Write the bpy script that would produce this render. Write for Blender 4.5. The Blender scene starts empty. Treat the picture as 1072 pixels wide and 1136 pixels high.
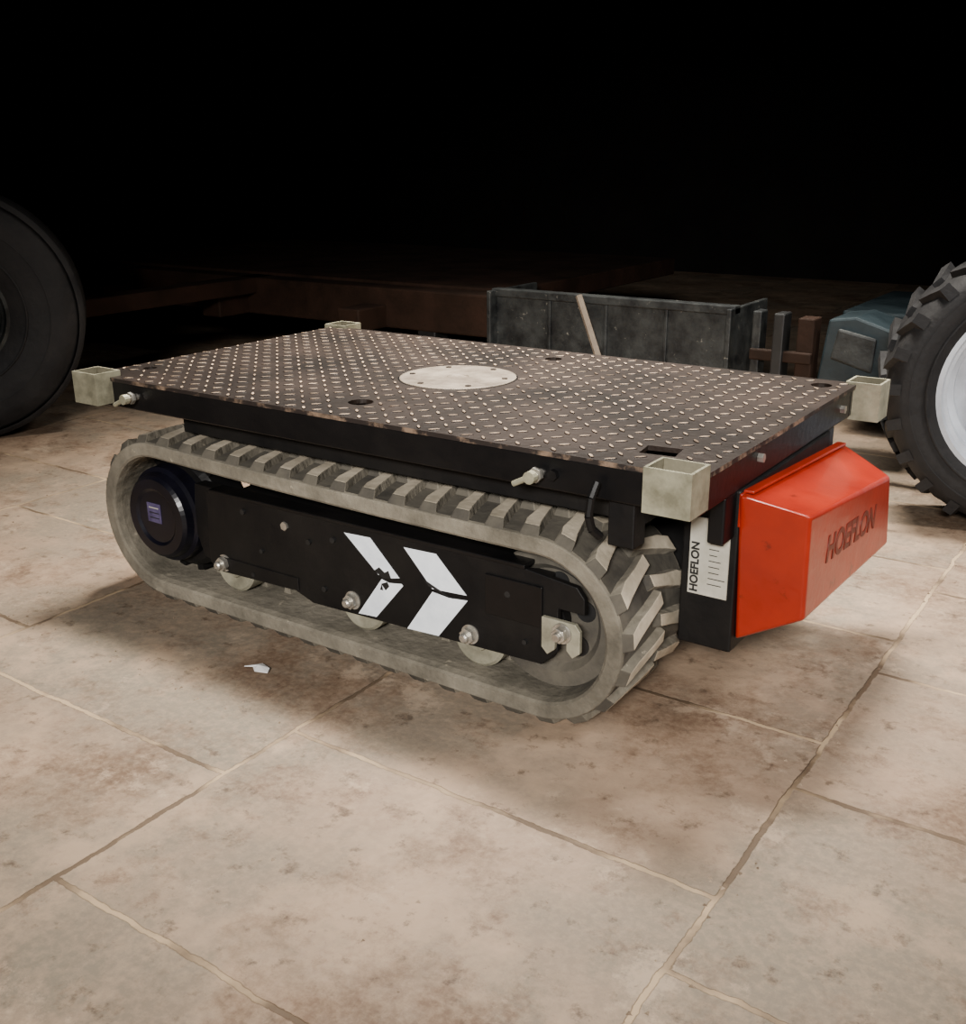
import bpy, bmesh, math, random
from mathutils import Vector, Matrix
random.seed(7)
S=bpy.context.scene
COL=S.collection
# ------------------------------------------------------------------ materials
def newmat(name):
    m=bpy.data.materials.new(name);m.use_nodes=True
    nt=m.node_tree;b=nt.nodes['Principled BSDF'];return m,nt,b
def N(nt,t,**k):
    n=nt.nodes.new(t)
    for a,v in k.items():
        if a.startswith('i_'): n.inputs[a[2:].replace('_',' ')].default_value=v
        else: setattr(n,a,v)
    return n
def noisy(name,c1,c2,scale=8,rough=(.5,.8),metal=0,spots=None,bump=.1,bscale=60,det=6,lo=.35,hi=.65,spec=.5,coat=0):
    m,nt,b=newmat(name)
    tc=N(nt,'ShaderNodeTexCoord')
    n=N(nt,'ShaderNodeTexNoise');n.inputs['Scale'].default_value=scale;n.inputs['Detail'].default_value=det;n.inputs['Roughness'].default_value=.65
    nt.links.new(tc.outputs['Object'],n.inputs['Vector'])
    r=N(nt,'ShaderNodeValToRGB');r.color_ramp.elements[0].position=lo;r.color_ramp.elements[1].position=hi
    r.color_ramp.elements[0].color=(*c1,1);r.color_ramp.elements[1].color=(*c2,1)
    nt.links.new(n.outputs['Fac'],r.inputs['Fac'])
    out=r.outputs['Color']
    if spots:
        c3,sc,th=spots
        n2=N(nt,'ShaderNodeTexNoise');n2.inputs['Scale'].default_value=sc;n2.inputs['Detail'].default_value=8;n2.inputs['Roughness'].default_value=.7
        nt.links.new(tc.outputs['Object'],n2.inputs['Vector'])
        r2=N(nt,'ShaderNodeValToRGB');r2.color_ramp.elements[0].position=th;r2.color_ramp.elements[1].position=min(1,th+.06)
        nt.links.new(n2.outputs['Fac'],r2.inputs['Fac'])
        mx=N(nt,'ShaderNodeMixRGB');mx.inputs['Color2'].default_value=(*c3,1)
        nt.links.new(r2.outputs['Color'],mx.inputs['Fac']);nt.links.new(out,mx.inputs['Color1']);out=mx.outputs['Color']
    nt.links.new(out,b.inputs['Base Color'])
    mr=N(nt,'ShaderNodeMapRange');mr.inputs['To Min'].default_value=rough[0];mr.inputs['To Max'].default_value=rough[1]
    nt.links.new(n.outputs['Fac'],mr.inputs['Value']);nt.links.new(mr.outputs['Result'],b.inputs['Roughness'])
    b.inputs['Metallic'].default_value=metal
    b.inputs['Specular IOR Level'].default_value=spec
    b.inputs['Coat Weight'].default_value=coat
    if bump:
        n3=N(nt,'ShaderNodeTexNoise');n3.inputs['Scale'].default_value=bscale;n3.inputs['Detail'].default_value=5
        nt.links.new(tc.outputs['Object'],n3.inputs['Vector'])
        bp=N(nt,'ShaderNodeBump');bp.inputs['Strength'].default_value=bump;bp.inputs['Distance'].default_value=.01
        nt.links.new(n3.outputs['Fac'],bp.inputs['Height']);nt.links.new(bp.outputs['Normal'],b.inputs['Normal'])
    return m
M_black=noisy('black_paint',(.0025,.0025,.003),(.006,.0055,.0055),6,(.25,.5),spots=((.10,.07,.05),35,.69),bump=.08,spec=.3)
M_frame=noisy('dusty_black_steel',(.0025,.0025,.003),(.008,.007,.006),7,(.4,.65),spots=((.07,.055,.04),22,.70),bump=.1,spec=.25)
M_deck=noisy('worn_deck_steel',(.009,.0058,.004),(.027,.016,.011),5,(.36,.6),metal=.15,spots=((.09,.055,.035),28,.65),bump=.15,bscale=90,spec=.35)
M_edge=noisy('chipped_deck_edge',(.015,.010,.008),(.20,.135,.09),22,(.5,.7),metal=.1,bump=.1,lo=.5,hi=.62)
M_mark=noisy('worn_tread_steel',(.14,.095,.062),(.58,.43,.30),9,(.4,.6),metal=.15,bump=.05,spec=.35)
M_disc=noisy('bare_steel_disc',(.15,.115,.085),(.31,.255,.195),18,(.45,.65),metal=.2,bump=.08)
M_zinc=noisy('galvanised_tube',(.18,.17,.115),(.36,.34,.24),25,(.4,.6),metal=.3,spots=((.12,.10,.07),18,.66),bump=.08)
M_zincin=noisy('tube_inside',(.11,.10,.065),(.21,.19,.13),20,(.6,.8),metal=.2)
M_rubber=noisy('dusty_rubber',(.085,.075,.055),(.235,.208,.158),7,(.75,.95),spots=((.36,.31,.23),30,.63),bump=.35)
M_rubdk=noisy('dark_track_rubber',(.035,.031,.024),(.10,.088,.066),9,(.75,.95),bump=.2)
M_lug=noisy('dusty_rubber_lug',(.28,.24,.175),(.54,.465,.35),12,(.7,.9),bump=.15)
M_roller=noisy('roller_steel',(.20,.19,.14),(.38,.36,.27),20,(.4,.6),metal=.3,bump=.05)
M_bolt=noisy('zinc_bolt',(.35,.33,.29),(.6,.58,.52),60,(.3,.45),metal=.8,bump=0)
M_white=noisy('white_decal',(.70,.75,.80),(.86,.91,.95),25,(.4,.55),spots=((.25,.24,.22),40,.72),bump=0)
M_red=noisy('red_orange_enamel',(.24,.009,.002),(.37,.018,.003),5,(.25,.4),spots=((.14,.009,.004),26,.62),bump=.12,coat=.2,bscale=35)
M_redtxt=noisy('dark_red_lettering',(.085,.006,.003),(.15,.011,.004),30,(.4,.5),bump=0)
M_hub=noisy('blue_black_motor_cap',(.002,.002,.004),(.006,.006,.012),8,(.25,.4),bump=0,spec=.3)
M_purple=noisy('motor_label',(.035,.028,.08),(.09,.075,.16),60,(.3,.4),bump=0)
M_label=noisy('data_plate_aluminium',(.42,.40,.33),(.58,.55,.47),20,(.4,.5),metal=.15,bump=0)
M_ink=noisy('black_ink',(.004,.004,.004),(.012,.012,.012),20,(.5,.6),bump=0)
M_tyre=noisy('tyre_rubber',(.007,.007,.008),(.020,.019,.019),10,(.55,.85),bump=.2,spec=.35)
M_rim=noisy('painted_rim',(.46,.49,.54),(.66,.70,.76),8,(.35,.5),bump=.03)
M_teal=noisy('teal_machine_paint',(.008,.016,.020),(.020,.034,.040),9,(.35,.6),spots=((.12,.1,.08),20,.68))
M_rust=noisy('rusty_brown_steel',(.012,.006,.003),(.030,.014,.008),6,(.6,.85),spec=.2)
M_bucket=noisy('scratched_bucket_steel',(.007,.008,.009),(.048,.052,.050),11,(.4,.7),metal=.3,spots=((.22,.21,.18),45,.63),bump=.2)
M_wood=noisy('bare_brace',(.10,.075,.055),(.19,.15,.11),12,(.7,.9))
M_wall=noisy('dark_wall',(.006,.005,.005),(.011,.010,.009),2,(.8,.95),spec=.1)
M_paper=noisy('paper',(.75,.74,.72),(.85,.84,.82),30,(.7,.8),bump=0)
M_crumb=noisy('dry_dirt',(.10,.065,.04),(.42,.32,.22),40,(.8,.95))
# floor
def floor_mat():
    m,nt,b=newmat('concrete_pavers');L=nt.links.new
    tc=N(nt,'ShaderNodeTexCoord')
    nz=N(nt,'ShaderNodeTexNoise');nz.inputs['Scale'].default_value=14;nz.inputs['Detail'].default_value=8;nz.inputs['Roughness'].default_value=.7
    L(tc.outputs['Object'],nz.inputs['Vector'])
    vs=N(nt,'ShaderNodeVectorMath',operation='SUBTRACT');vs.inputs[1].default_value=(.5,.5,.5);L(nz.outputs['Color'],vs.inputs[0])
    vm=N(nt,'ShaderNodeVectorMath',operation='SCALE');vm.inputs['Scale'].default_value=.020;L(vs.outputs[0],vm.inputs[0])
    va=N(nt,'ShaderNodeVectorMath',operation='ADD');L(tc.outputs['Object'],va.inputs[0]);L(vm.outputs[0],va.inputs[1])
    sp=N(nt,'ShaderNodeSeparateXYZ');L(va.outputs[0],sp.inputs[0])
    ax=N(nt,'ShaderNodeMath',operation='ADD');ax.inputs[1].default_value=20*.4-.185;L(sp.outputs['Y'],ax.inputs[0])
    ay=N(nt,'ShaderNodeMath',operation='ADD');ay.inputs[1].default_value=32*.66-1.335;L(sp.outputs['X'],ay.inputs[0])
    cb=N(nt,'ShaderNodeCombineXYZ');L(ax.outputs[0],cb.inputs[0]);L(ay.outputs[0],cb.inputs[1])
    br=N(nt,'ShaderNodeTexBrick');br.offset=.34;br.offset_frequency=2
    for k,v in (('Scale',1),('Mortar Size',.0045),('Mortar Smooth',.35),('Bias',0),('Brick Width',.4),('Row Height',.66)): br.inputs[k].default_value=v
    br.inputs['Color1'].default_value=(.36,.245,.165,1);br.inputs['Color2'].default_value=(.19,.15,.11,1);br.inputs['Mortar'].default_value=(.28,.20,.13,1)
    L(cb.outputs[0],br.inputs['Vector'])
    def layer(prev,scale,lo,hi,col,fac,det=8,blend='MIX',off=0,rg=.7,src=None):
        n=N(nt,'ShaderNodeTexNoise');n.inputs['Scale'].default_value=scale;n.inputs['Detail'].default_value=det;n.inputs['Roughness'].default_value=rg
        mp=N(nt,'ShaderNodeMapping');mp.inputs['Location'].default_value=(off,off*1.7,0);L(tc.outputs['Object'],mp.inputs['Vector'])
        L(mp.outputs[0],n.inputs['Vector'])
        mr=N(nt,'ShaderNodeMapRange');mr.inputs['From Min'].default_value=lo;mr.inputs['From Max'].default_value=hi;mr.inputs['To Max'].default_value=fac
        L(n.outputs['Fac'],mr.inputs['Value'])
        mx=N(nt,'ShaderNodeMixRGB',blend_type=blend);mx.inputs['Color2'].default_value=(*col,1)
        L(mr.outputs['Result'],mx.inputs['Fac']);L(prev,mx.inputs['Color1']);return mx.outputs['Color'],n
    c=br.outputs['Color']
    c,n1=layer(c,2.0,.43,.57,(.19,.16,.12),.75,rg=.6)
    c,_=layer(c,3.6,.49,.61,(.45,.315,.21),.6,off=3)
    c,_=layer(c,2.6,.50,.61,(.12,.066,.038),.75,12,off=7,rg=.76)
    c,_=layer(c,6,.55,.64,(.10,.050,.030),.6,10,off=11,rg=.76)
    c,_=layer(c,5,.57,.63,(.50,.38,.27),.5,10,off=21,rg=.78)
    c,_=layer(c,26,.57,.67,(.06,.035,.022),.7,6,off=5)
    c,_=layer(c,90,.42,.75,(.38,.28,.19),.5,3,off=2)
    n5=N(nt,'ShaderNodeTexNoise');n5.inputs['Scale'].default_value=7;n5.inputs['Detail'].default_value=6;L(tc.outputs['Object'],n5.inputs['Vector'])
    mr=N(nt,'ShaderNodeMapRange');mr.inputs['From Min'].default_value=.42;mr.inputs['From Max'].default_value=.58;mr.inputs['To Min'].default_value=.1;mr.inputs['To Max'].default_value=.85;L(n5.outputs['Fac'],mr.inputs['Value'])
    mu=N(nt,'ShaderNodeMath',operation='MULTIPLY');L(br.outputs['Fac'],mu.inputs[0]);L(mr.outputs['Result'],mu.inputs[1])
    jm=N(nt,'ShaderNodeMixRGB');jm.inputs['Color2'].default_value=(.06,.036,.022,1);jf=N(nt,'ShaderNodeMath',operation='MULTIPLY');jf.inputs[1].default_value=.9;L(br.outputs['Fac'],jf.inputs[0]);L(jf.outputs[0],jm.inputs['Fac']);L(c,jm.inputs['Color1'])
    mx=N(nt,'ShaderNodeMixRGB');mx.inputs['Color2'].default_value=(.50,.365,.225,1);L(mu.outputs[0],mx.inputs['Fac']);L(jm.outputs['Color'],mx.inputs['Color1'])
    L(mx.outputs['Color'],b.inputs['Base Color'])
    rr=N(nt,'ShaderNodeMapRange');rr.inputs['To Min'].default_value=.4;rr.inputs['To Max'].default_value=.8;L(n1.outputs['Fac'],rr.inputs['Value']);L(rr.outputs['Result'],b.inputs['Roughness'])
    b.inputs['Specular IOR Level'].default_value=.3
    ng=N(nt,'ShaderNodeTexNoise');ng.inputs['Scale'].default_value=40;ng.inputs['Detail'].default_value=8;L(tc.outputs['Object'],ng.inputs['Vector'])
    ad=N(nt,'ShaderNodeMath',operation='MULTIPLY_ADD');ad.inputs[1].default_value=.5;L(ng.outputs['Fac'],ad.inputs[0]);L(br.outputs['Fac'],ad.inputs[2])
    bp=N(nt,'ShaderNodeBump');bp.inputs['Strength'].default_value=.55;bp.inputs['Distance'].default_value=.007;L(ad.outputs[0],bp.inputs['Height']);L(bp.outputs['Normal'],b.inputs['Normal'])
    return m
M_floor=floor_mat()
# ------------------------------------------------------------------ mesh helpers
class B:
    def __init__(s): s.bm=bmesh.new();s.mats=[]
    def mi(s,m):
        if m not in s.mats: s.mats.append(m)
        return s.mats.index(m)
    def poly(s,vs,fs,m,smooth=False):
        v=[s.bm.verts.new(p) for p in vs]
        ms=m if isinstance(m,list) else [m]*len(fs)
        for f,mm in zip(fs,ms):
            try:
                fc=s.bm.faces.new([v[k] for k in f]);fc.material_index=s.mi(mm);fc.smooth=smooth
            except ValueError: pass
    def box(s,a,b,m,rot=None,bev=0):
        x0,y0,z0=a;x1,y1,z1=b
        vs=[Vector(p) for p in ((x0,y0,z0),(x1,y0,z0),(x1,y1,z0),(x0,y1,z0),(x0,y0,z1),(x1,y0,z1),(x1,y1,z1),(x0,y1,z1))]
        if rot is not None:
            c=Vector(((x0+x1)/2,(y0+y1)/2,(z0+z1)/2));vs=[rot@(v-c)+c for v in vs]
        s.poly(vs,[(0,3,2,1),(4,5,6,7),(0,1,5,4),(1,2,6,5),(2,3,7,6),(3,0,4,7)],m)
    def lathe(s,c,axis,prof,m,n=48,closed=False,smooth=True):
        ax=Vector(axis).normalized();u=ax.orthogonal().normalized();w=ax.cross(u);c=Vector(c);rings=[];i=s.mi(m)
        for r,o in prof:
            if r<1e-6: rings.append([s.bm.verts.new(c+ax*o)])
            else: rings.append([s.bm.verts.new(c+ax*o+(u*math.cos(2*math.pi*k/n)+w*math.sin(2*math.pi*k/n))*r) for k in range(n)])
        pr=list(zip(rings[:-1],rings[1:]))
        if closed: pr.append((rings[-1],rings[0]))
        for a,b in pr:
            for k in range(n):
                k2=(k+1)%n
                if len(a)==1 and len(b)==1: continue
                if len(a)==1: q=[a[0],b[k2],b[k]]
                elif len(b)==1: q=[a[k],a[k2],b[0]]
                else: q=[a[k],a[k2],b[k2],b[k]]
                f=s.bm.faces.new(q);f.material_index=i;f.smooth=smooth
    def cyl(s,c,axis,r,h,m,n=32,bev=.0):
        if bev: p=[(0,0),(r,0),(r,h-bev),(r-bev,h),(0,h)]
        else: p=[(0,0),(r,0),(r,h),(0,h)]
        s.lathe(c,axis,p,m,n,smooth=False)
    def prism(s,pts,y0,y1,m):
        n=len(pts);vs=[(x,y0,z) for x,z in pts]+[(x,y1,z) for x,z in pts]
        fs=[tuple(range(n)),tuple(range(2*n-1,n-1,-1))]+[(k,(k+1)%n,n+(k+1)%n,n+k) for k in range(n)]
        s.poly(vs,fs,m)
    def obj(s,name,parent=None,bevel=0,autos=False):
        bmesh.ops.recalc_face_normals(s.bm,faces=s.bm.faces)
        me=bpy.data.meshes.new(name);s.bm.to_mesh(me);s.bm.free()
        for m in s.mats: me.materials.append(m)
        o=bpy.data.objects.new(name,me);COL.objects.link(o)
        if parent: o.parent=parent
        if bevel:
            md=o.modifiers.new('b','BEVEL');md.width=bevel;md.segments=2;md.limit_method='ANGLE';md.angle_limit=math.radians(40)
        return o
def empty(name):
    e=bpy.data.objects.new(name,None);COL.objects.link(e);return e
def text(name,body,size,mw,m,parent,ext=.0006,off=.018):
    c=bpy.data.curves.new(name,'FONT');c.body=body;c.size=size;c.extrude=ext;c.align_x='CENTER';c.align_y='CENTER';c.materials.append(m)
    c.offset=size*off
    o=bpy.data.objects.new(name+'_tmp',c);COL.objects.link(o)
    dg=bpy.context.evaluated_depsgraph_get();me=bpy.data.meshes.new_from_object(o.evaluated_get(dg));bpy.data.objects.remove(o)
    o=bpy.data.objects.new(name,me);COL.objects.link(o);o.matrix_world=mw;o.parent=parent
    return o
# ================================================================== TRACKED CARRIER
W=.677;H=.4237;L=1.2;X0=-.02
car=empty('tracked_carrier')
# --- deck plate with cut-outs
b=B();b.box((X0,0,H-.007),(L,W,H),M_deck);deck=b.obj('deck_plate',car)
cut=B()
holes=[(.563,.094,.021),(.632,.592,.017),(1.150,.627,.018),(.03,.10,.013)]
for x,y,r in holes: cut.cyl((x,y,H-.03),(0,0,1),r,.06,M_deck,24)
cut.box((1.078,.066,H-.03),(1.128,.108,H+.03),M_deck,Matrix.Rotation(.15,3,'Z'))
cut.box((1.130,-.02,H-.03),(1.22,.026,H+.03),M_deck)
cut.box((X0-.02,-.02,H-.03),(.042,.028,H+.03),M_deck)
co=cut.obj('cutter')
md=deck.modifiers.new('c','BOOLEAN');md.operation='DIFFERENCE';md.object=co;md.solver='EXACT'
dg=bpy.context.evaluated_depsgraph_get();me=bpy.data.meshes.new_from_object(deck.evaluated_get(dg));deck.modifiers.clear();deck.data=me
bpy.data.objects.remove(co)
deck.data.materials.append(M_edge);ei=len(deck.data.materials)-1
for f in deck.data.polygons:
    if abs(f.normal.z)<.3 and f.area>.001: f.material_index=ei
# --- raised tread marks
b=B();p=.0290;mi=b.mi(M_mark)
nx=int((L-X0)/p);ny=int(W/p)
for i in range(nx+1):
    for j in range(ny+1):
        x=X0+.012+i*p;y=.012+j*p
        if x>L-.012 or y>W-.012: continue
        if (x-.58)**2+(y-.343)**2<.117**2: continue
        if any((x-hx)**2+(y-hy)**2<(hr+.012)**2 for hx,hy,hr in holes): continue
        if 1.065<x<1.142 and .052<y<.122: continue
        if y<.042 and (x>1.11 or x<.055): continue
        a=math.radians(45 if (i+j)%2 else -45)+random.uniform(-.05,.05);ca,sa=math.cos(a),math.sin(a)
        l=.0108*random.uniform(.9,1.05);w=.0038*random.uniform(.85,1.1)
        ring=[(l,0),(l*.55,w*.8),(0,w),(-l*.55,w*.8),(-l,0),(-l*.55,-w*.8),(0,-w),(l*.55,-w*.8)]
        vs=[(x+u*ca-v*sa,y+u*sa+v*ca,H-.0004) for u,v in ring]+[(x+u*.82*ca-v*.62*sa,y+u*.82*sa+v*.62*ca,H+.0016) for u,v in ring]
        b.poly(vs,[(k,(k+1)%8,8+(k+1)%8,8+k) for k in range(8)]+[tuple(range(8,16))],[M_deck]*8+[M_mark])
b.obj('tread_pattern',car)
# --- disc
b=B();b.lathe((.58,.343,H-.004),(0,0,1),[(0,0),(.106,0),(.106,.0055),(.104,.0062),(.02,.0062),(.018,.0045),(0,.0045)],M_disc,64,smooth=False)
b.lathe((.58,.343,H),(0,0,1),[(.106,.0),(.1085,.0006),(.1085,0)],M_black,64)
for k in range(6):
    a=k*math.pi/3+.3;b.cyl((.58+.088*math.cos(a),.343+.088*math.sin(a),H+.002),(0,0,1),.0055,.0014,M_deck,16)
b.obj('turntable_disc',car)
# --- perimeter frame
b=B();T=.055;zt=H-.007;zb=H-T
b.box((X0+.006,.004,zb),(L-.004,.03,zt),M_black)
b.box((X0+.006,W-.03,zb),(L-.004,W-.004,zt),M_black)
b.box((X0+.006,.03,zb),(X0+.036,W-.03,zt),M_black)
b.box((L-.034,.03,zb),(L-.004,W-.03,zt),M_black)
for x in (.3,.58,.86): b.box((x-.02,.03,zb+.01),(x+.02,W-.03,zt),M_black)
b.box((.165,.055,zb-.042),(1.10,.12,zb+.012),M_frame)
b.box((.165,W-.12,zb-.042),(1.10,W-.055,zb+.012),M_frame)
b.box((.165,.12,zb-.042),(1.10,W-.12,zb-.005),M_frame)
b.box((1.06,.02,.30),(1.10,.055,zb+.002),M_frame)
b.obj('deck_frame',car,.0025)
# --- corner tubes
def tube(bb,cx,cy,z0,z1,hx,hy,t=.004):
    o=[(cx-hx,cy-hy),(cx+hx,cy-hy),(cx+hx,cy+hy),(cx-hx,cy+hy)]
    i=[(cx-hx+t,cy-hy+t),(cx+hx-t,cy-hy+t),(cx+hx-t,cy+hy-t),(cx-hx+t,cy+hy-t)]
    vs=[(x,y,z0) for x,y in o]+[(x,y,z1) for x,y in o]
    bb.poly(vs,[(0,1,5,4),(1,2,6,5),(2,3,7,6),(3,0,4,7)],M_zinc)
    vs=[(x,y,z0) for x,y in i]+[(x,y,z1) for x,y in i]
    bb.poly(vs,[(0,1,5,4),(1,2,6,5),(2,3,7,6),(3,0,4,7),(0,1,2,3)],M_zincin)
    for z in (z0,z1):
        vs=[(x,y,z) for x,y in o]+[(x,y,z) for x,y in i]
        bb.poly(vs,[(0,1,5,4),(1,2,6,5),(2,3,7,6),(3,0,4,7)],M_zinc)
b=B()
tube(b,1.168,-.006,.376,.436,.033,.028)
tube(b,.008,-.004,.376,.434,.033,.028)
tube(b,1.212,.690,.362,.428,.030,.030)
tube(b,-.005,.690,.366,.430,.030,.030)
b.obj('corner_stake_tubes',car)
# --- locking pins & bolts
b=B()
for x,z in ((.108,.395),(.963,.391)):
    b.cyl((x,.004,z),(0,-1,0),.006,.026,M_bolt,12)
    b.cyl((x,-.006,z),(0,-1,0),.011,.007,M_bolt,6)
    b.cyl((x,-.018,z),(0,-1,0),.009,.010,M_zinc,12)
    b.cyl((x+.006,-.022,z+.004),(-.8,-.1,-.42),.0042,.036,M_zinc,10)
b.cyl((.985,.004,.392),(0,-1,0),.008,.008,M_black,6)
for y,z in ((.209,.40),(.596,.393)):
    b.cyl((L-.004,y,z),(1,0,0),.007,.008,M_bolt,6)
b.obj('locking_pins',car)
b=B();pts=[(1.055,-.004,.395),(1.052,-.014,.375),(1.05,-.016,.35),(1.052,-.01,.33),(1.06,.0,.318)]
for a,c in zip(pts[:-1],pts[1:]):
    a,c=Vector(a),Vector(c);b.cyl(a,(c-a),.006,(c-a).length,M_frame,8)
b.obj('lashing_hook',car)
# --- chassis centre + end plate
b=B()
b.box((.14,.225,.10),(1.118,W-.225,zb-.042),M_frame)
b.box((1.118,.14,.125),(L,W-.14,zb),M_frame)
b.box((.30,.19,.09),(.90,.225,.235),M_frame);b.box((.30,W-.225,.09),(.90,W-.19,.235),M_frame)
b.box((L-.03,.10,.30),(L-.006,W-.10,zb),M_black)
b.obj('chassis',car,.003)
b=B();b.box((1.131,.1375,.206),(1.190,.1396,.322),M_label)
for k in range(11):
    z=.312-.0088*k
    if random.random()<.9: b.box((1.160+random.uniform(0,.002),.1371,z),(1.160+random.uniform(.012,.026),.1376,z+.0012),M_ink)
b.obj('data_plate',car)
mw=Matrix.Translation((1.1405,.1372,.247))@Matrix.Rotation(math.radians(90),4,'X')@Matrix.Rotation(math.radians(90),4,'Z')
text('data_plate_lettering','HOEFLON',.0165,mw,M_ink,car,.0003,.035)
# --- red hood
b=B()
P={'BL':(L,.131,.366),'BR':(L,.60,.335),'SL':(L,.134,.333),'SR':(L,.60,.305),
 'FL':(L+.100,.131,.353),'FR':(L+.100,.548,.303),'FRb':(L+.100,.585,.175),'FLb':(L+.100,.143,.200),
 'SLb':(L,.155,.140),'SRb':(L,.60,.13)}
ks=list(P);vs=[P[k] for k in ks];ix={k:i for i,k in enumerate(ks)}
def F(*a): return tuple(ix[k] for k in a)
b.poly(vs,[F('BL','BR','FR','FL'),F('BL','FL','SL'),F('SL','FL','FLb','SLb'),F('FL','FR','FRb','FLb'),F('BR','SR','FR'),F('SR','SRb','FRb','FR'),F('SLb','FLb','FRb','SRb'),F('BL','SL','SR','BR'),F('SL','SLb','SRb','SR')],M_red)
hood=b.obj('motor_hood',car)
md=hood.modifiers.new('b','BEVEL');md.width=.006;md.segments=4;md.limit_method='ANGLE';md.angle_limit=math.radians(28)
md=hood.modifiers.new('w','WEIGHTED_NORMAL')
for f in hood.data.polygons: f.use_smooth=True
b=B();b.box((L-.001,.136,.318),(L+.003,.16,.366),M_red);b.box((L-.001,.15,.350),(L+.014,.585,.354),M_red,Matrix.Rotation(-.066,3,'X'));b.obj('hood_flange',car,.0012)
fl,fr,flb,frb=[Vector(P[k]) for k in ('FL','FR','FLb','FRb')]
ux=((fr+frb)/2-(fl+flb)/2).normalized();nrm=ux.cross((fl+fr-flb-frb).normalized());
if nrm.x<0: nrm=-nrm
uy=nrm.cross(ux);cc=(fl+fr+flb+frb)/4+nrm*.0004-ux*.005+uy*.008
mw=Matrix((( ux.x,uy.x,nrm.x,cc.x),(ux.y,uy.y,nrm.y,cc.y),(ux.z,uy.z,nrm.z,cc.z),(0,0,0,1)))
text('hood_lettering','HOEFLON',.056,mw,M_redtxt,car,.0005,.028)
# --- tracks
CL=(.130,.1625);RL=.1625;CR=(.957,.155);RR=.155
D=CR[0]-CL[0];topL=math.hypot(D,(CL[1]+RL)-(CR[1]+RR))
seg=[D,math.pi*RR,topL,math.pi*RL];TOT=sum(seg)
def path(s):
    s%=TOT
    if s<seg[0]: return (CL[0]+s,0),(0,-1)
    s-=seg[0]
    if s<seg[1]:
        a=-math.pi/2+s/RR;n=(math.cos(a),math.sin(a));return (CR[0]+RR*n[0],CR[1]+RR*n[1]),n
    s-=seg[1]
    if s<seg[2]:
        t=s/seg[2];sag=-.004*math.sin(math.pi*t);return (CR[0]-D*t,(CR[1]+RR)*(1-t)+(CL[1]+RL)*t+sag),(0,1)
    s-=seg[2];a=math.pi/2+s/RL;n=(math.cos(a),math.sin(a));return (CL[0]+RL*n[0],CL[1]+RL*n[1]),n
def tp(s,d,y):
    (x,z),n=path(s);return (x-n[0]*d,y,z-n[1]*d)
TW=.21
def track(name,y0,flip):
    Y=lambda y: y0+(TW-y if flip else y)
    b=B();n=176
    sec=[(0.003,.040),(0,.036),(0,.014),(.006,.0125),(.204,.0125),(.21,.014),(.21,.036),(.207,.040),(.195,.043),(.015,.043)]
    vs=[tp(TOT*i/n,d,Y(y)) for i in range(n) for y,d in sec];m=len(sec)
    fs=[];ms=[]
    for i in range(n):
        for k in range(m):
            fs.append((i*m+k,i*m+(k+1)%m,((i+1)%n)*m+(k+1)%m,((i+1)%n)*m+k));ms.append(M_rubdk if k==3 else M_rubber)
    b.poly(vs,fs,ms)
    nl=44;pt=TOT/nl
    for k in range(nl):
        for half in (0,1):
            s0=k*pt+(pt/2 if half else 0)
            ys=[.0005,.035,.075,.116] if not half else [.2095,.175,.135,.094]
            bot=[];top=[];it=[.012,.035,.075,.112] if not half else [.198,.175,.135,.098]
            for q,y in enumerate(ys):
                sh=q*.0105;w=.0175 if q<2 else .0145
                wt=w-.005
                bot.append((tp(s0+sh-w,.016,Y(y)),tp(s0+sh+w,.016,Y(y))))
                top.append((tp(s0+sh-wt,.0,Y(it[q])),tp(s0+sh+wt,.0,Y(it[q]))))
            vs=[];fs=[];ms=[]
            for (a,c),(e,f) in zip(bot,top): vs+= [a,c,f,e]
            for q in range(3):
                o=q*4;fs+=[(o,o+1,o+5,o+4),(o+1,o+2,o+6,o+5),(o+3,o,o+4,o+7),(o+2,o+3,o+7,o+6)];ms+=[M_rubber]*3+[M_lug]
            fs+=[(0,1,2,3),(12,13,14,15)];ms+=[M_rubdk]*2
            b.poly(vs,fs,ms)
        c=[];s0=k*pt
        for y in (.085,.125):
            c+=[tp(s0-.010,.038,Y(y)),tp(s0+.010,.038,Y(y)),tp(s0+.005,.058,Y(y)),tp(s0-.005,.058,Y(y))]
        b.poly(c,[(0,1,2,3),(4,5,6,7),(0,1,5,4),(1,2,6,5),(2,3,7,6),(3,0,4,7)],M_rubber)
    return b.obj(name,car,.0018)
track('rubber_track_near',0,False);track('rubber_track_far',W-TW,True)
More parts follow.
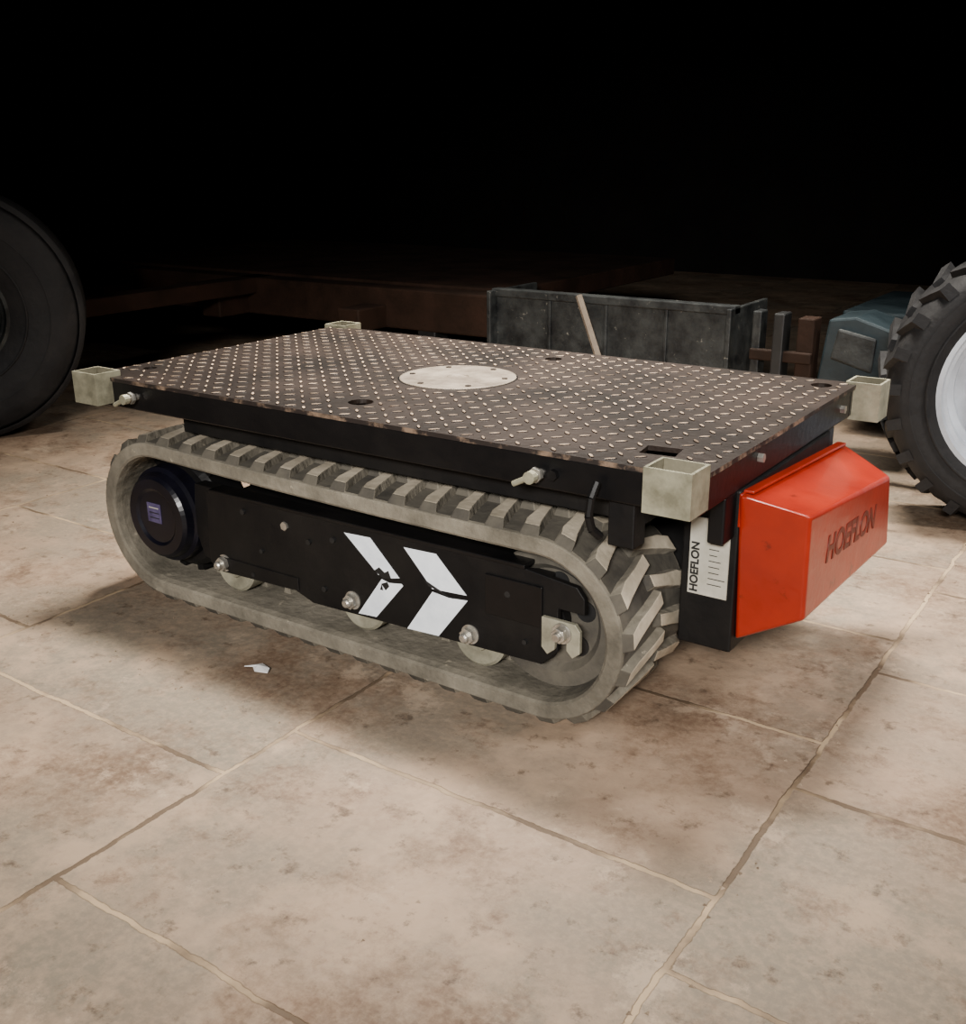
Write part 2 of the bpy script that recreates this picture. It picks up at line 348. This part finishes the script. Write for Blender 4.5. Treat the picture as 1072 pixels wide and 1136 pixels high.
# --- undercarriage side frames
def under(suffix,mir):
    Y=(lambda y:W-y) if mir else (lambda y:y)
    ay=(0,1,0) if mir else (0,-1,0)
    b=B()
    pl=[(.250,.236),(.262,.242),(.93,.236),(1.015,.226),(1.028,.21),(1.028,.186),(.985,.186),(.985,.118),(.958,.090),(.50,.078),(.46,.092),(.265,.086),(.246,.10)]
    b.prism(pl,Y(.020),Y(.030),M_frame)
    b.prism([(.262,.10),(.96,.10),(.96,.225),(.262,.225)],Y(.0302),Y(.185),M_frame)
    b.box((.262,min(Y(.016),Y(.05)),.236),(.93,max(Y(.016),Y(.05)),.243),M_black)
    b.box((.27,min(Y(.017),Y(.0199)),.094),(.47,max(Y(.017),Y(.0199)),.118),M_frame)
    b.box((.86,min(Y(.016),Y(.0199)),.15),(.96,max(Y(.016),Y(.0199)),.215),M_black)
    b.obj('side_frame_'+suffix,car,.0015)
    b=B();y=Y(.0192);y2=Y(.0199)
    def ch(pts,m=M_white,q=0): b.prism(pts,Y(.0192-q),y2,m)
    ch([(.580,.223),(.635,.225),(.693,.168),(.676,.164),(.664,.168),(.650,.164)])
    ch([(.656,.158),(.672,.155),(.697,.159),(.700,.156),(.642,.088),(.603,.085)])
    ch([(.704,.223),(.767,.225),(.824,.169),(.7585,.165)])
    ch([(.7585,.160),(.790,.157),(.826,.161),(.769,.087),(.706,.084)])
    for pts in ([(.641,.170),(.652,.178),(.663,.171),(.671,.176),(.676,.164),(.660,.160)],[(.655,.150),(.668,.156),(.672,.149),(.664,.140)],[(.652,.139),(.656,.150),(.659,.139)],[(.742,.178),(.790,.160),(.80,.157),(.752,.168)]):
        ch(pts,M_ink,.0003)
    b.obj('chevron_decals_'+suffix,car)
    b=B()
    for x in (.285,.592,.830):
        c=(x,Y(.036),.092);a=(0,1,0) if not mir else (0,-1,0)
        b.lathe(c,a,[(0,0),(.020,0),(.022,.004),(.044,.004),(.049,.008),(.049,.046),(.03,.050),(.03,.095),(.049,.10),(.049,.13),(0,.13)],M_roller,40,smooth=False)
        b.cyl((x,Y(.022),.106),ay,.016,.004,M_bolt,24);b.cyl((x,Y(.018),.106),ay,.013,.010,M_bolt,6);b.cyl((x,Y(.008),.106),ay,.0075,.010,M_bolt,16,.002)
    b.obj('track_rollers_'+suffix,car)
    b=B();c=(CR[0],Y(.045),CR[1]);a=(0,1,0) if not mir else (0,-1,0)
    b.lathe(c,a,[(.02,.012),(.075,.012),(.085,.0),(.108,.0),(.111,.005),(.111,.035),(.09,.045),(.09,.075),(.111,.085),(.111,.12),(.02,.12)],M_rubdk,56,smooth=False)
    for k in range(6):
        t=k*math.pi/3+.35;b.cyl((c[0]+.058*math.cos(t),Y(.0565),c[2]+.058*math.sin(t)),ay,.016,.002,M_ink,20)
    b.cyl((c[0],Y(.058),c[2]),ay,.03,.018,M_frame,28)
    b.obj('idler_wheel_'+suffix,car)
    b=B();br=[(.966,.176),(1.022,.176),(1.030,.166),(1.030,.132),(1.018,.122),(1.008,.132),(1.008,.150),(1.000,.158),(.990,.150),(.988,.128),(.976,.118),(.966,.128)]
    b.prism([(x-.004,z-.004) for x,z in br],Y(.012),Y(.0195),M_roller)
    b.cyl((.997,Y(.012),.154),ay,.016,.003,M_bolt,24);b.cyl((.997,Y(.009),.154),ay,.012,.010,M_bolt,6);b.cyl((.997,Y(-.001),.154),ay,.0065,.007,M_bolt,16)
    b.obj('idler_bracket_'+suffix,car,.001)
    b=B();c=(CL[0],0,CL[1])
    b.lathe((c[0],Y(.06),c[2]),a,[(.02,0),(.098,0),(.108,.01),(.108,.07),(.098,.08),(.02,.08)],M_frame,36,smooth=False)
    for k in range(14):
        t=k*2*math.pi/14;m=Matrix.Rotation(-t,3,'Y')
        x=c[0]+.110*math.cos(t);z=c[2]+.110*math.sin(t);b.box((x-.008,min(Y(.07),Y(.12)),z-.008),(x+.008,max(Y(.07),Y(.12)),z+.008),M_frame,m)
    mx=c[0]-.018
    b.lathe((mx,Y(.012),c[2]),a,[(0,.004),(.050,.004),(.056,0),(.074,0),(.080,.006),(.084,.020),(.092,.024),(.094,.05),(.02,.05)],M_hub,56,smooth=False)
    b.box((mx-.026,min(Y(.0150),Y(.0159)),c[2]-.012),(mx+.012,max(Y(.0150),Y(.0159)),c[2]+.026),M_purple)
    for k in range(3):
        b.box((mx-.020,min(Y(.0146),Y(.0151)),c[2]+.016-.010*k),(mx+.006,max(Y(.0146),Y(.0151)),c[2]+.018-.010*k),M_label if k==0 else M_ink)
    b.obj('drive_motor_'+suffix,car)
    b=B();b.prism([(.205,.24),(.262,.238),(.262,.09),(.215,.10),(.20,.14),(.20,.2)],Y(.034),Y(.06),M_frame);b.obj('motor_mount_'+suffix,car,.001)
    b=B()
    for x,z,r in ((.445,.208,.008),(.345,.215,.005),(.385,.150,.004),(.50,.19,.005),(.555,.205,.005),(.90,.19,.005),(.93,.12,.004),(.53,.112,.005),(.36,.10,.004)):
        b.cyl((x,Y(.0199),z),ay,r,.004,M_bolt if r>.007 else M_ink,6 if r>.007 else 14)
    b.obj('frame_bolts_'+suffix,car)
under('near',False);under('far',True)
# ================================================================== LITTER
b=B();z=.002
pts=[(.462,-.112),(.480,-.088),(.505,-.096),(.512,-.108),(.492,-.118),(.478,-.108)]
vs=[(x,y,z+.006*random.random()) for x,y in pts]+[(.487,-.103,.009)]
b.poly(vs,[(k,(k+1)%6,6) for k in range(6)],M_paper)
o=b.obj('paper_scrap');md=o.modifiers.new('s','SOLIDIFY');md.thickness=.001
b=B()
for k in range(260):
    x=random.uniform(-1.2,1.9);y=random.uniform(-.6,1.4)
    if -.06<x<1.35 and -.02<y<.70: continue
    if k%2: # gathers in the joint running along Y near x=1.335 and the joint at y=-.215
        if random.random()<.5: x=1.335+random.gauss(0,.012)
        else: y=-.215+random.gauss(0,.012);x=random.uniform(-.3,.67)
        if -.06<x<1.30 and -.02<y<.70: continue
    r=random.uniform(.0012,.0038)
    t=random.random()*6
    vs=[(x+r*math.cos(t+q*2.09)*random.uniform(.7,1.3),y+r*math.sin(t+q*2.09)*random.uniform(.7,1.3),0) for q in range(3)]+[(x,y,r*.8)]
    b.poly(vs,[(0,1,3),(1,2,3),(2,0,3),(2,1,0)],M_crumb)
b.obj('dirt_crumbs')
# ================================================================== WHEELS
def wheel(prefix,parent,c,axis,R,rr,w,rimmat,lugs=22,ribs=False):
    ax=Vector(axis).normalized();c=Vector(c)
    b=B();h=w/2
    prof=[(rr,h*.72),(rr+.012,h*.86),(rr+(R-rr)*.35,h*1.0),(rr+(R-rr)*.7,h*1.02),(R-.026,h*.93),(R-.014,h*.8),(R-.012,0),(R-.014,-h*.8),(R-.026,-h*.93),(rr+(R-rr)*.7,-h*1.02),(rr+(R-rr)*.35,-h),(rr,-h*.72)]
    b.lathe(c,ax,prof,M_tyre,72,closed=True)
    up=Vector((0,0,1));u=(up-ax*up.dot(ax)).normalized();v=ax.cross(u)
    if ribs:
        for q in range(5):
            o=h*(-.8+.4*q);b.lathe(c,ax,[(R-.016,o-h*.15),(R,o-h*.12),(R,o+h*.12),(R-.016,o+h*.15)],M_tyre,72)
    for k in range(lugs if not ribs else 0):
        for sd in (1,-1):
            t0=2*math.pi*(k+(.5 if sd<0 else 0))/lugs
            vs=[]
            for q,(f,sh) in enumerate(((1.0,0),(.55,.06),(.08,.13))):
                for rad in (R-.03 if q==0 else R-.014,R):
                    for dt in (-.045,.045):
                        t=t0+sh+dt*(1 if rad<R else .8);vs.append(c+ax*(h*f*sd*(.93 if rad==R else 1))+(u*math.cos(t)+v*math.sin(t))*rad)
            fs=[]
            for q in range(2):
                o=q*4;fs+=[(o+2,o+3,o+7,o+6),(o,o+2,o+6,o+4),(o+1,o+3,o+7,o+5)]
            fs+=[(0,1,3,2),(8,9,11,10)]
            b.poly(vs,fs,M_tyre)
    for rad in (rr+(R-rr)*.25,rr+(R-rr)*.55): b.lathe(c,ax,[(rad,h*.98),(rad+.004,h*1.05),(rad+.008,h*.98)],M_tyre,72)
    b.obj(prefix+'_tyre',parent)
    b=B()
    b.lathe(c,ax,[(rr+.010,h*.78),(rr+.012,h*.86),(rr+.002,h*.88),(rr-.006,h*.70),(rr-.014,h*.66),(rr-.020,h*.30),(rr-.034,h*.26),(rr-.040,h*.02),(rr*.68,-h*.05),(rr*.52,h*.12),(rr*.42,h*.36),(rr*.22,h*.38),(rr*.18,h*.60),(0,h*.62)],rimmat,64,smooth=False)
    b.lathe(c,ax,[(rr+.01,-h*.8),(rr-.02,-h*.6),(rr-.02,h*.2)],rimmat,64)
    for k in range(8):
        t=k*math.pi/4;b.cyl(c+ax*h*.34+(u*math.cos(t)+v*math.sin(t))*rr*.31,ax,.011,.016,M_bolt,6)
    b.obj(prefix+'_rim',parent)
trac=empty('tractor')
wheel('front_wheel',trac,(1.388,1.375,.315),(.36,-.93,0),.315,.198,.20,M_rim,24)
b=B()
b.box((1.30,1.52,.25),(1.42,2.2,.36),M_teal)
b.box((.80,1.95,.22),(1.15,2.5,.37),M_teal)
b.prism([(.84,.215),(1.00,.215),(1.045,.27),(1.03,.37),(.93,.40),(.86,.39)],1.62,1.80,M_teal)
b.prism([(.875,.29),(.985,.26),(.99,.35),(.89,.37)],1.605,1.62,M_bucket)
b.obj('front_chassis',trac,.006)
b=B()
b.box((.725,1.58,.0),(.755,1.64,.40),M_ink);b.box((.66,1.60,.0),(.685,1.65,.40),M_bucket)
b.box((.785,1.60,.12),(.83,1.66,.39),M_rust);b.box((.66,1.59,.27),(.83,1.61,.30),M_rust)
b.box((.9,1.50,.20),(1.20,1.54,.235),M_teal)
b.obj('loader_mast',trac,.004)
bk=empty('loader_bucket')
b=B()
b.prism([(-.24,.03),(.56,.03),(.57,.39),(-.25,.39)],1.70,1.715,M_bucket)
b.box((-.24,1.46,.0),(.56,1.70,.03),M_bucket)
b.box((-.255,1.66,.0),(-.24,1.95,.39),M_bucket);b.box((.56,1.66,.0),(.575,1.95,.39),M_bucket)
b.box((-.255,1.69,.37),(.575,1.73,.395),M_bucket)
for x in (-.04,.16,.36): b.box((x-.006,1.694,.03),(x+.006,1.70,.37),M_bucket)
b.obj('bucket_shell',bk,.003)
b=B();a=Vector((.27,1.60,.03));c=Vector((.08,1.67,.395));b.cyl(a,(c-a),.011,(c-a).length,M_wood,8)
b.obj('brace_bar',bk)
tr=empty('farm_trailer')
wheel('wheel',tr,(-1.42,.54,.37),(.80,-.60,0),.37,.15,.24,M_bucket,26,True)
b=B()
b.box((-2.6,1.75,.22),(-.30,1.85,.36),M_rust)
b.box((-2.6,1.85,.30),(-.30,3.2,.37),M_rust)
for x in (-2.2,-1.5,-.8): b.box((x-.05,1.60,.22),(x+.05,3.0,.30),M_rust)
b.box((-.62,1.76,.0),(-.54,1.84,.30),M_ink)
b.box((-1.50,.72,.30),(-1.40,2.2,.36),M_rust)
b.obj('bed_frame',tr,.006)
# ================================================================== HALL
def slab(name,a,c,m):
    b=B();b.box(a,c,m);return b.obj(name)
slab('floor',(-7,-4,-.1),(6,6,0),M_floor)
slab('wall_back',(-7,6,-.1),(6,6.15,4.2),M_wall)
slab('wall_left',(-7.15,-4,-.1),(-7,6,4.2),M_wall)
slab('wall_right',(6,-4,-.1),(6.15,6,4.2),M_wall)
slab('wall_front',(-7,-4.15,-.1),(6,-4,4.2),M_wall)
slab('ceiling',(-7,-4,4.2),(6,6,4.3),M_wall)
# ================================================================== LIGHT
def area(name,loc,target,size,power,col,spread=180):
    l=bpy.data.lights.new(name,'AREA');l.shape='RECTANGLE';l.size=size[0];l.size_y=size[1];l.energy=power;l.color=col;l.spread=math.radians(spread)
    o=bpy.data.objects.new(name,l);COL.objects.link(o);o.location=loc
    o.rotation_euler=(Vector(target)-Vector(loc)).to_track_quat('-Z','Y').to_euler();return o
area('ceiling_lamp_key',(.25,1.35,3.3),(.5,.70,0),(1.1,.45),58,(1,.94,.85),54)
area('fill_light_front',(2.3,-3.3,1.9),(.6,.40,.3),(1.0,.4),18,(1,.96,.92),42)  # added fill standing in for ambient light from the front, no actual lamp
area('ceiling_lamp_right',(3.4,.9,3.0),(1.3,.7,.2),(.6,1.0),13,(1,.97,.94),56)
w=bpy.data.worlds.new('hall_ambient');S.world=w;w.use_nodes=True
w.node_tree.nodes['Background'].inputs[0].default_value=(.9,.85,.8,1);w.node_tree.nodes['Background'].inputs[1].default_value=.02
# ================================================================== CAMERA
cd=bpy.data.cameras.new('camera');cam=bpy.data.objects.new('camera',cd);COL.objects.link(cam);S.camera=cam
yaw,pitch,roll=.6031,.3268,-.0074
cam.location=(1.6849,-1.1848,.8051)
Fh=Vector((-math.sin(yaw),math.cos(yaw),0));Rt=Vector((math.cos(yaw),math.sin(yaw),0));Z=Vector((0,0,1))
fw=Fh*math.cos(pitch)-Z*math.sin(pitch);up=Fh*math.sin(pitch)+Z*math.cos(pitch)
r2=Rt*math.cos(roll)+up*math.sin(roll);u2=-Rt*math.sin(roll)+up*math.cos(roll)
cam.rotation_euler=Matrix((r2,u2,-fw)).transposed().to_euler()
cd.sensor_fit='HORIZONTAL';cd.sensor_width=36;cd.lens=1169.2/1072*36
cd.clip_start=.02
